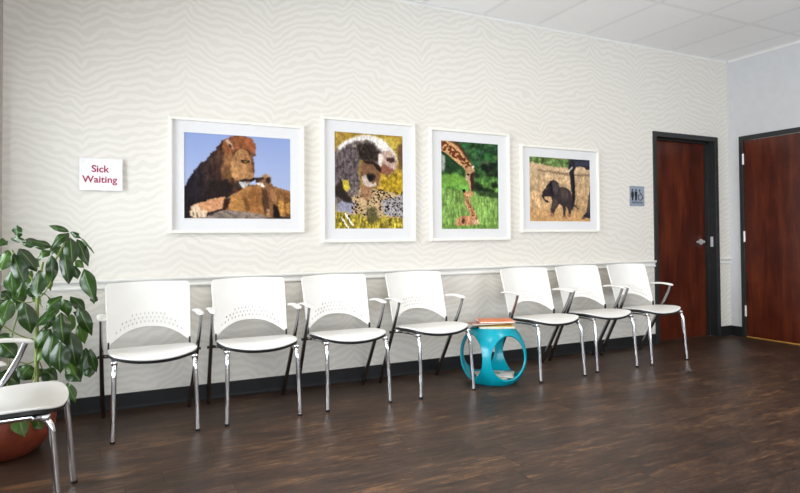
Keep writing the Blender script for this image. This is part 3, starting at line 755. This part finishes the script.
def giraffe():
    c = Canvas(124, 160, 449, 648, 105, 122, 415, 415)
    t = np.clip((c.cy-200)/60, 0, 1)[...,None]
    c.a = np.array([42,74,44])*(1-t)+np.array([96,146,62])*t
    n = c.noise(12, 12, 3)[...,None]; n2 = c.noise(4, 4, 5)[...,None]
    c.a = c.a*(.45+1.1*n)*(.7+.6*n2)
    up_ = c.poly_m([(449,100),(648,100),(648,235),(449,215)])
    r = np.random.RandomState(9)
    for i in range(60): c.ell((r.uniform(505,650), r.uniform(112,190)), (r.uniform(4,12), r.uniform(3,8)), (60+r.uniform(-20,40), 110+r.uniform(-30,40), 60+r.uniform(-20,30)), 2, 0, .6)
    for i in range(16): c.ell((r.uniform(560,650), r.uniform(195,290)), (r.uniform(8,20), r.uniform(6,14)), (26,34,26), 4, 0, .7)
    c.poly([(449,150),(462,160),(460,212),(449,215)], (206,206,200), 4, 6, .7)
    c.poly([(449,228),(500,222),(540,244),(546,262),(449,268)], (124,176,66), 5, 8, .8)
    grass = c.poly_m([(449,272),(560,285),(648,300),(648,418),(449,418)])
    gg = np.array([134,170,84])*(.7+.6*c.noise(3,16,22)[...,None]); c.put(grass, gg, 4, .85)
    c.poly([(560,280),(648,290),(648,310),(580,300)], (60,84,44), 5)
    # adult neck
    neck = [(445,106),(470,106),(492,110),(512,124),(528,150),(545,180),(556,198),(560,215),(545,222),(528,205),(510,190),(490,172),(468,152),(445,138)]
    c.poly(neck, (208,160,108), 1); nm = c.poly_m(neck)
    for i in range(75):
        k = r.rand(); x = 448+105*k; y = 112+ (k**1.35)*92 + r.uniform(-8,24)*(1-.25*k)
        m = c.ell_m((x,y), (5.2,3.6), 45)*nm; c.put(m, (112,54,26), 0, .9)
    c.poly([(470,106),(494,108),(514,122),(530,146),(550,182),(546,186),(526,158),(508,130),(488,116)], (78,38,24), 1, 2, .8)
    # adult head
    c.poly([(530,206),(552,196),(562,206),(562,240),(558,262),(560,282),(548,286),(542,262),(534,238)], (190,146,104), 1)
    c.poly([(546,222),(562,216),(562,262),(560,284),(550,284),(548,250)], (64,44,36), 1)
    c.poly([(552,196),(562,196),(558,210)], (224,206,180), 0); c.ell((540,226), (4,4), (50,34,28), 0); c.ell((536,236),(6,9),(214,180,146),1)
    # calf
    c.poly([(524,290),(532,282),(548,284),(560,292),(552,300),(542,304),(548,328),(562,352),(574,380),(576,398),(562,402),(552,380),(540,352),(528,326),(528,302)], (206,150,104), 1)
    c.poly([(518,278),(528,276),(530,290),(522,288)], (28,28,24), 0)
    c.poly([(494,400),(500,382),(516,370),(540,370),(562,376),(576,390),(570,404),(546,402),(520,406)], (196,136,96), 1)
    cm = c.poly_m([(524,282),(562,282),(580,404),(520,404),(528,300)])*1.0
    for i in range(44):
        k = r.rand(); x = 532+36*k+r.uniform(-6,8); y = 298+100*k
        c.ell((x,y), (2.6,2.4), (120,62,36), 0, 0, .75)
    c.ell((522,388), (5,9), (84,50,34), 1, 10); c.poly([(552,384),(574,382),(578,400),(560,402)], (222,188,150), 1, 0, .8)
    c.poly([(449,395),(480,402),(540,404),(600,398),(648,404),(648,420),(449,420)], (112,150,66), 1, 14)
    c.grain(grass, .3, 2, 8, 50)
    return c
def elephant():
    c = Canvas(160, 126, 30, 440, 35, 55, 470, 462)
    n = c.noise(12, 8, 3)[...,None]; t = np.clip((c.cy-100)/360, 0, 1)[...,None]
    c.a = (np.array([206,176,136])*(1-t)+np.array([198,154,104])*t)*(.82+.36*n)
    bush = c.poly_m([(26,30),(300,48),(300,116),(240,104),(200,110),(150,96),(90,84),(26,80)], 26, 3)
    c.put(bush, np.array([96,120,66])*(.4+1.3*c.noise(7,5,8)[...,None]), 2)
    c.poly([(26,82),(120,92),(260,112),(300,122),(300,134),(180,124),(60,114),(26,112)], (212,176,136), 4)
    c.poly([(80,122),(180,132),(300,148),(440,150),(440,162),(300,162),(180,146),(86,136)], (140,112,90), 3, 8)
    gm = c.poly_m([(26,150),(440,160),(440,472),(26,472)]); c.grain(gm, .20, 4, 14, 12); c.grain(gm, .15, 20, 16, 15)
    c.poly([(26,380),(200,400),(440,400),(440,472),(26,472)], (206,156,100), 12, 10, .6)
    # adult: head, trunk, leg
    c.poly([(300,42),(445,48),(445,116),(420,124),(400,104),(370,100),(345,100),(334,120),(328,150),(336,240),(336,300),(326,360),(312,392),(300,380),(312,300),(304,240),(298,160),(290,110)], (48,46,56), 1, 3)
    c.poly([(330,60),(440,62),(440,95),(340,95)], (62,66,84), 6); c.poly([(318,150),(326,150),(332,260),(322,340),(316,300)], (34,32,38), 2)
    c.poly([(264,130),(290,126),(310,106),(318,98),(316,112),(298,130),(280,136)], (232,216,196), 1)
    c.poly([(436,225),(448,225),(448,436),(430,440),(404,436),(386,442),(392,420),(410,400),(424,340),(434,280)], (54,50,58), 1, 3)
    c.poly([(428,290),(440,300),(436,400),(416,410)], (86,76,76), 4)
    c.ell((388,440), (12,9), (110,86,72), 2)
    # calf
    c.poly([(205,250),(240,238),(275,240),(300,262),(312,300),(310,340),(306,380),(302,420),(286,420),(284,390),(270,360),(266,400),(268,440),(248,446),(252,400),(244,362),(222,348),(214,370),(196,384),(188,416),(168,414),(164,392),(172,366),(178,330),(172,304),(182,280)], (66,56,56), 1, 3)
    c.poly([(230,250),(270,248),(290,280),(280,320),(240,320)], (88,74,70), 7); c.poly([(182,320),(210,320),(212,366),(190,384),(174,380)], (88,74,68), 4)
    c.poly([(140,236),(160,204),(182,190),(206,196),(222,214),(226,250),(218,280),(204,302),(192,296),(180,300),(164,300),(150,302),(134,300),(124,304),(128,318),(150,330),(158,342),(150,344),(122,328),(110,306),(112,278),(122,262)], (52,44,48), 1, 3)
    c.poly([(174,200),(204,202),(220,220),(220,260),(206,292),(192,284),(180,250)], (86,74,76), 4); c.poly([(160,212),(174,204),(182,250),(180,290),(168,280)], (38,32,36), 3)
    c.ell((148,262), (4,3), (20,16,18), 0); c.poly([(132,250),(148,240),(150,256),(138,262)], (84,70,68), 2)
    c.poly([(314,330),(330,352),(356,380),(352,384),(326,360),(312,344)], (70,56,52), 1)
    for x, y in ((178,424),(258,440),(292,424)): c.ell((x,y), (13,12), (160,112,84), 3)
    c.poly([(150,430),(220,440),(330,436),(330,472),(150,472)], (204,158,104), 4, 22, .7)
    return c
def picture(label, cv, x0, x1, z0, z1, pw, ph):
    W, Hh = x1-x0, z1-z0
    t = thing('framed_picture', label, 'picture', ((x0+x1)/2, 0, (z0+z1)/2), 0, 'white framed wildlife pictures')
    fwid = .022; w2, h2 = W/2, Hh/2
    m = MB()
    sec = [(0,0),(0,-.030),(.003,-.034),(fwid-.005,-.034),(fwid-.001,-.031),(fwid,-.022),(fwid,0)]
    # mitred frame: sweep the section round the rectangle
    cs = [(-1,-1),(1,-1),(1,1),(-1,1)]; V = []; k = len(sec)
    for sx, sz in cs:
        for (i, d) in sec: V.append((sx*(w2-i), d, sz*(h2-i)))
    Fc = [(a*k+i, a*k+i+1, ((a+1)%4)*k+i+1, ((a+1)%4)*k+i) for a in range(4) for i in range(k-1)]
    Fc += [(a*k+k-1, a*k, ((a+1)%4)*k, ((a+1)%4)*k+k-1) for a in range(4)]
    m.add(V, Fc); m.build('frame', FRAMEW, t)
    # mat board with bevelled window
    def ring(o_, i_, y0, y1):
        a = [(-o_[0],y0,-o_[1]),(o_[0],y0,-o_[1]),(o_[0],y0,o_[1]),(-o_[0],y0,o_[1])]
        b_ = [(-i_[0],y1,-i_[1]),(i_[0],y1,-i_[1]),(i_[0],y1,i_[1]),(-i_[0],y1,i_[1])]
        return a+b_, [(j,(j+1)%4,4+(j+1)%4,4+j) for j in range(4)]
    m = MB(); o_ = (w2-fwid, h2-fwid)
    m.add(*ring(o_, (pw/2+.002, ph/2+.002), -.0145, -.0145)); m.add(*ring((pw/2+.002, ph/2+.002), (pw/2, ph/2), -.0145, -.011))
    m.box((-o_[0], -.010, -o_[1]), (o_[0], -.004, o_[1]))
    mo = m.build('mat_board', MATB, t, fix=False)
    cv.mesh(pw, ph, t)
    return t
picture('white framed picture of a lion nuzzling a cub against blue sky', lion(), -5.8487, -4.9035, 1.151, 1.948, .744, .592)
picture('white framed picture of a grey baboon holding a spotted cub in yellow grass', baboon(), -4.7636, -3.9632, 1.075, 2.036, .583, .747)
picture('white framed picture of a giraffe bending down to its calf on green grass', giraffe(), -3.827, -3.015, 1.078, 2.022, .577, .742)
picture('white framed picture of a baby elephant walking beside an adult', elephant(), -2.8916, -1.957, 1.146, 1.938, .724, .588)

# ------------------------------------------------------------------ potted plant
PC = Vector((-6.725, -.585, 0))
t = thing('potted_plant', 'tall leafy umbrella plant in a round terracotta pot in the left corner', 'plant', PC)
MB().lathe([(.0005,0),(.150,0),(.160,.004),(.195,.030),(.234,.075),(.255,.125),(.260,.165),(.258,.205),(.250,.235),(.258,.242),(.258,.256),(.252,.262),(.246,.258),(.244,.240),(.246,.200),(.0005,.195)], 64).build('pot', TERRA, t, 40)
V = [(0,0,.222)]; Fc = []; nr, ns = 8, 40
for i in range(1, nr+1):
    for k in range(ns):
        a = 2*PI*k/ns; r = .243*i/nr; V.append((r*math.cos(a), r*math.sin(a), .218+random.uniform(-.006,.006)*(i < nr)))
for k in range(ns): Fc.append((0, 1+k, 1+(k+1)%ns))
for i in range(nr-1):
    for k in range(ns): Fc.append((1+i*ns+k, 1+(i+1)*ns+k, 1+(i+1)*ns+(k+1)%ns, 1+i*ns+(k+1)%ns))
mk('soil', V, Fc, SOIL, t, True)
LEAF = mat('glossy_leaf', rough=.3); g = G(LEAF)
nz = g.noise(g.obj(), 6, 3); rv = g.n('ShaderNodeVertexColor', layer_name='Leaf').outputs[0]; rs_ = g.sep(rv)
base = g.ramp(rs_[0], [(0, lin((22,44,12))), (.45, lin((42,74,20))), (.8, lin((78,112,38))), (1, lin((116,148,72)))])
base = g.mix(g.math('MULTIPLY', nz, .25), base, lin((26,54,20)))
vein = g.ramp(rs_[1], [(0, 1.0), (.10, 0.0)])
base = g.mix(g.math('MULTIPLY', vein, .45), base, lin((150,178,96)))
bk = g.n('ShaderNodeNewGeometry').outputs['Backfacing']
base = g.mix(g.math('MULTIPLY', bk, .5), base, lin((122,158,100)))
g.link(base, 'Base Color'); g.b.inputs['Specular IOR Level'].default_value = .6
_tn = g.t; tr = g.n('ShaderNodeBsdfTranslucent', {'Color': base}); mx = g.n('ShaderNodeMixShader', {0: .22})
_tn.links.new(g.b.outputs[0], mx.inputs[1]); _tn.links.new(tr.outputs[0], mx.inputs[2])
_tn.links.new(mx.outputs[0], [q for q in _tn.nodes if q.type == 'OUTPUT_MATERIAL'][0].inputs[0])
LV, LF, LC = [], [], []
def leaf_geo(b0, t0, wid, face, sag=.12, hue=None):
    """leaf from base b0 to tip t0; wid = full width in m; face = direction the upper side looks"""
    b0, t0 = Vector(b0), Vector(t0); L = (t0-b0).length; ax = (t0-b0).normalized()
    side = ax.cross(face).normalized(); nrm = side.cross(ax).normalized()
    n0 = len(LV); NL = 9; hue = random.random() if hue is None else hue
    ph = random.uniform(0, 6)
    for i in range(NL+1):
        q = i/NL
        w = wid/2*(max(0, math.sin(PI*min(1, q**.92)))**.85*.95+.05*(1-q)) * (1 if q < .7 else 1-(q-.7)*1.1)
        if i == NL: w = .0006
        cen = b0 + (t0-b0)*q + nrm*(L*sag*math.sin(PI*q)) 
        for j in range(-2, 3):
            e = j/2
            rip = .010*math.sin(q*9+ph+e)*abs(e)
            LV.append(tuple(cen + side*(w*e) + nrm*(-abs(e)*w*.30+rip*(1 if abs(e) == 1 else .3)))); LC.append((hue, abs(e), 0, 1))
    for i in range(NL):
        for j in range(4):
            a = n0+i*5+j; LF.append((a, a+1, a+6, a+5))
def pl(bx, by, tx, ty, w, d=0.0, hue=None, dt=None):
    """leaf read off the room survey: base and tip sight lines at depth y = PC.y + d"""
    Yb = PC.y + d + random.uniform(-.05, .05); Yt = Yb + (random.uniform(-.05, .02) if dt is None else dt)
    b0 = at(bx, by, Yb); t0 = at(tx, ty, Yt)
    view = (CAM-b0).normalized()
    face = (view*1.0 + Vector((random.uniform(-.5,.2), 0, random.uniform(.1,.7)))).normalized()
    dep = (b0-CAM).dot(fw)
    leaf_geo(b0-PC, t0-PC, w*dep/F*1.10, face, random.uniform(.06,.14), hue)
A = lambda x, y: (x/5.8, 215+y/5.8)
B = lambda x, y: (x/5.8, 290+y/5.8)
Cc = lambda x, y: (x/4.01, 370+y/4.01)
def many(fn, sc, rows):
    for r in rows:
        bx, by, tx, ty, w = r[:5]; d = r[5] if len(r) > 5 else 0; h = r[6] if len(r) > 6 else None
        p, q = fn(bx, by), fn(tx, ty); pl(p[0], p[1], q[0], q[1], w/sc, d, h)
many(A, 5.8, [(106,132,98,58,54,.05,.35),(145,145,300,182,52,0,.3),(400,95,283,62,34,.03,.35),(398,102,293,205,62,-.03,.2),(408,130,420,290,76,-.02,.15),
 (375,215,402,402,78,-.05,.1),(448,140,512,298,62,0,.15),(410,100,472,135,30,.05,.3),(470,135,546,222,14,0,.6),(486,312,552,500,82,-.02,.25),(428,296,452,372,46,.05,.3),
 (436,262,486,306,42,.08,.8),(300,232,302,395,62,0,.25),(232,322,212,492,80,-.05,.2),(108,196,216,328,80,-.06,.1),(78,225,150,408,82,-.08,.15),(66,320,78,470,82,-.02,.5),
 (128,160,200,182,36,.02,.3),(52,205,-4,336,74,-.05,.6),(45,150,-10,170,50,0,.4),(292,190,200,190,26,.04,.3),(292,204,212,262,50,.05,.55),(182,322,100,492,66,.02,.6),
 (265,335,296,442,42,.08,.95),(60,135,150,150,30,.06,.3),(10,440,70,492,50,0,.3),(-20,230,20,300,60,.05,.4),(345,160,300,235,50,.1,.45),(350,180,360,260,60,.12,.5),(160,250,230,300,50,.1,.5)])
many(B, 5.8, [(60,50,6,206,84,-.03,.6),(138,72,182,255,92,-.04,.25),(20,60,0,240,60,.05,.3),(362,36,262,118,62,.02,.4),(372,52,396,155,62,.04,.5),(408,36,498,132,56,.03,.3),
 (452,96,534,265,70,0,.25),(345,98,203,214,62,0,.45),(310,125,262,236,54,.03,.2),(352,130,374,318,90,-.08,.1),(412,140,410,245,54,.04,.7),(458,196,492,316,60,.05,.8),
 (292,225,206,345,72,-.02,.45),(402,240,440,448,100,-.05,.12),(314,245,290,458,90,-.07,.2),(352,300,350,486,104,-.09,.1),(500,335,478,500,66,0,.2),(520,342,560,478,48,.02,.3),
 (428,126,545,196,44,.05,.3),(274,316,214,416,62,.04,.9),(-10,270,70,285,60,.02,.4),(-5,300,96,395,100,0,.35),(184,436,122,500,70,.02,.5),(284,452,225,500,62,.04,.3),
 (398,412,440,500,70,.06,.85),(430,400,470,492,60,.03,.3),(0,60,60,110,60,.1,.5),(160,90,120,180,50,.12,.6),(540,30,548,80,40,.05,.3),(90,20,40,80,60,.08,.6),(150,-10,210,40,50,.05,.3)])
many(Cc, 4.01, [(70,180,96,268,60,-.22,.75),(138,180,168,238,52,-.2,.6),(270,52,304,132,36,.02,.5),(70,-12,145,36,58,0,.35),(270,-12,326,48,60,.02,.4),(352,-16,362,32,40,.03,.3),(0,8,80,60,70,.1,.4),(170,0,230,40,60,.1,.35)])
# fuller crown: whorls of leaflets to the left, right and behind
def whorl(c, n, L, droop=.9, wl=.30):
    a0 = random.uniform(0, 6)
    for k in range(n):
        a = a0+2*PI*k/n+random.uniform(-.25,.25); dz = -droop*random.uniform(.5,1.2)
        d = Vector((math.cos(a), math.sin(a), dz)).normalized(); l = L*random.uniform(.8,1.1)
        b0 = Vector(c)+d*.035; leaf_geo(b0, b0+d*l, l*wl, Vector((math.cos(a)*.6, math.sin(a)*.6, 1)).normalized(), .08)
HUBS = [(-.30,.05,.98),(-.36,-.08,.70),(.10,.24,.84),(-.22,.16,.58)]
for h in HUBS: whorl(h, 7, .15)
me = bpy.data.meshes.new('foliage'); me.from_pydata(LV, [], LF); me.update()
me.polygons.foreach_set('use_smooth', [True]*len(me.polygons))
ca = me.color_attributes.new('Leaf', 'FLOAT_COLOR', 'POINT'); ca.data.foreach_set('color', np.array(LC, dtype=np.float32).reshape(-1))
me.materials.append(LEAF); fo = bpy.data.objects.new('foliage', me); COL.objects.link(fo); fo.parent = t
def rel(px, py, d=0.0): return at(px, py, PC.y+d)-PC
tr0 = [Vector((.03,-.01,.20)), rel(36.5,385), rel(36.5,340), rel(37,310), rel(38,285), rel(43,262)]
MB().tube(tr0, [.015,.012,.011,.0095,.008,.006], 10).build('stem', STEM, t, 60)
br = MB()
for a, bb_, r in [(rel(37,290), rel(69,233,.02), .0045), (rel(38,285), rel(12,250,-.02), .0045), (rel(36.5,335), rel(61,303,.02), .0045), (rel(36.5,340), rel(2,325,0), .004), (rel(36.5,360), rel(20,362), .003), (rel(37,300), rel(52,280,0), .003),
                  (rel(36.5,350), rel(44,372,.02), .003), (rel(36.5,365), rel(22,408,-.2), .003), (rel(36.5,365), rel(38,412,-.2), .003), (rel(37,300), rel(17,300,0), .003)]:
    mid = (a+bb_)/2+Vector((0,0,-.02)); br.tube(rnd([a, mid, bb_], .05, 3), r, 8)
for h in HUBS: br.tube(rnd([(.03,-.01,.30), (h[0]*.4, h[1]*.4, .40+h[2]*.25), h], .1, 4), .004, 8)
br.build('branches', STEM, t, 60)

# ------------------------------------------------------------------ light
W = bpy.data.worlds.new('world'); S.world = W; W.use_nodes = True
bg = W.node_tree.nodes['Background']; _wt = W.node_tree; _tc = _wt.nodes.new('ShaderNodeTexCoord'); _sx = _wt.nodes.new('ShaderNodeSeparateXYZ'); _rp = _wt.nodes.new('ShaderNodeMapRange')
_wt.links.new(_tc.outputs['Generated'], _sx.inputs[0]); _wt.links.new(_sx.outputs[0], _rp.inputs[0])
_rp.inputs[1].default_value = -1; _rp.inputs[2].default_value = .2; _rp.inputs[3].default_value = 13.5; _rp.inputs[4].default_value = 5.8
_wt.links.new(_rp.outputs[0], bg.inputs[1]); bg.inputs[0].default_value = (.88,.94,1,1)
def area(name, loc, rot, sx, sy, power, col, portal=False, spread=180):
    l = bpy.data.lights.new(name, 'AREA'); l.shape = 'RECTANGLE'; l.size = sx; l.size_y = sy; l.energy = power; l.color = col
    o = bpy.data.objects.new(name, l); COL.objects.link(o); o.location = loc; o.rotation_euler = rot
    if portal: l.cycles.is_portal = True
    l.spread = math.radians(spread)
    return o
for (a, c, z0, z1) in FH: area('daylight_portal', ((a+c)/2, YF-.15, (z0+z1)/2), (PI/2, 0, 0), c-a, z1-z0, 1, (1,1,1), True)
for (a, c, z0, z1) in LH: area('daylight_portal', (XL-.15, (a+c)/2, (z0+z1)/2), (PI/2, 0, -PI/2), c-a, z1-z0, 1, (1,1,1), True)
# warm ceiling lamps of the room
for x, y in ((-5.4,-2.1), (-3.0,-2.1), (-1.2,-3.3), (-5.4,-4.5), (-3.0,-4.5)):
    area('ceiling_lamp', (x, y, H-.012), (0, 0, 0), .55, .55, 13, (1,.88,.74))

S.view_settings.view_transform = 'Standard'; S.view_settings.look = 'None'
S.view_settings.gamma = 1; S.view_settings.exposure = 0.27; S.view_settings.use_curve_mapping = False
S.cycles.use_denoising = True
S.cycles.max_bounces = 10; S.cycles.diffuse_bounces = 6; S.cycles.glossy_bounces = 5; S.cycles.transparent_max_bounces = 12
S.cycles.sample_clamp_indirect = 6; S.cycles.caustics_reflective = False; S.cycles.caustics_refractive = False
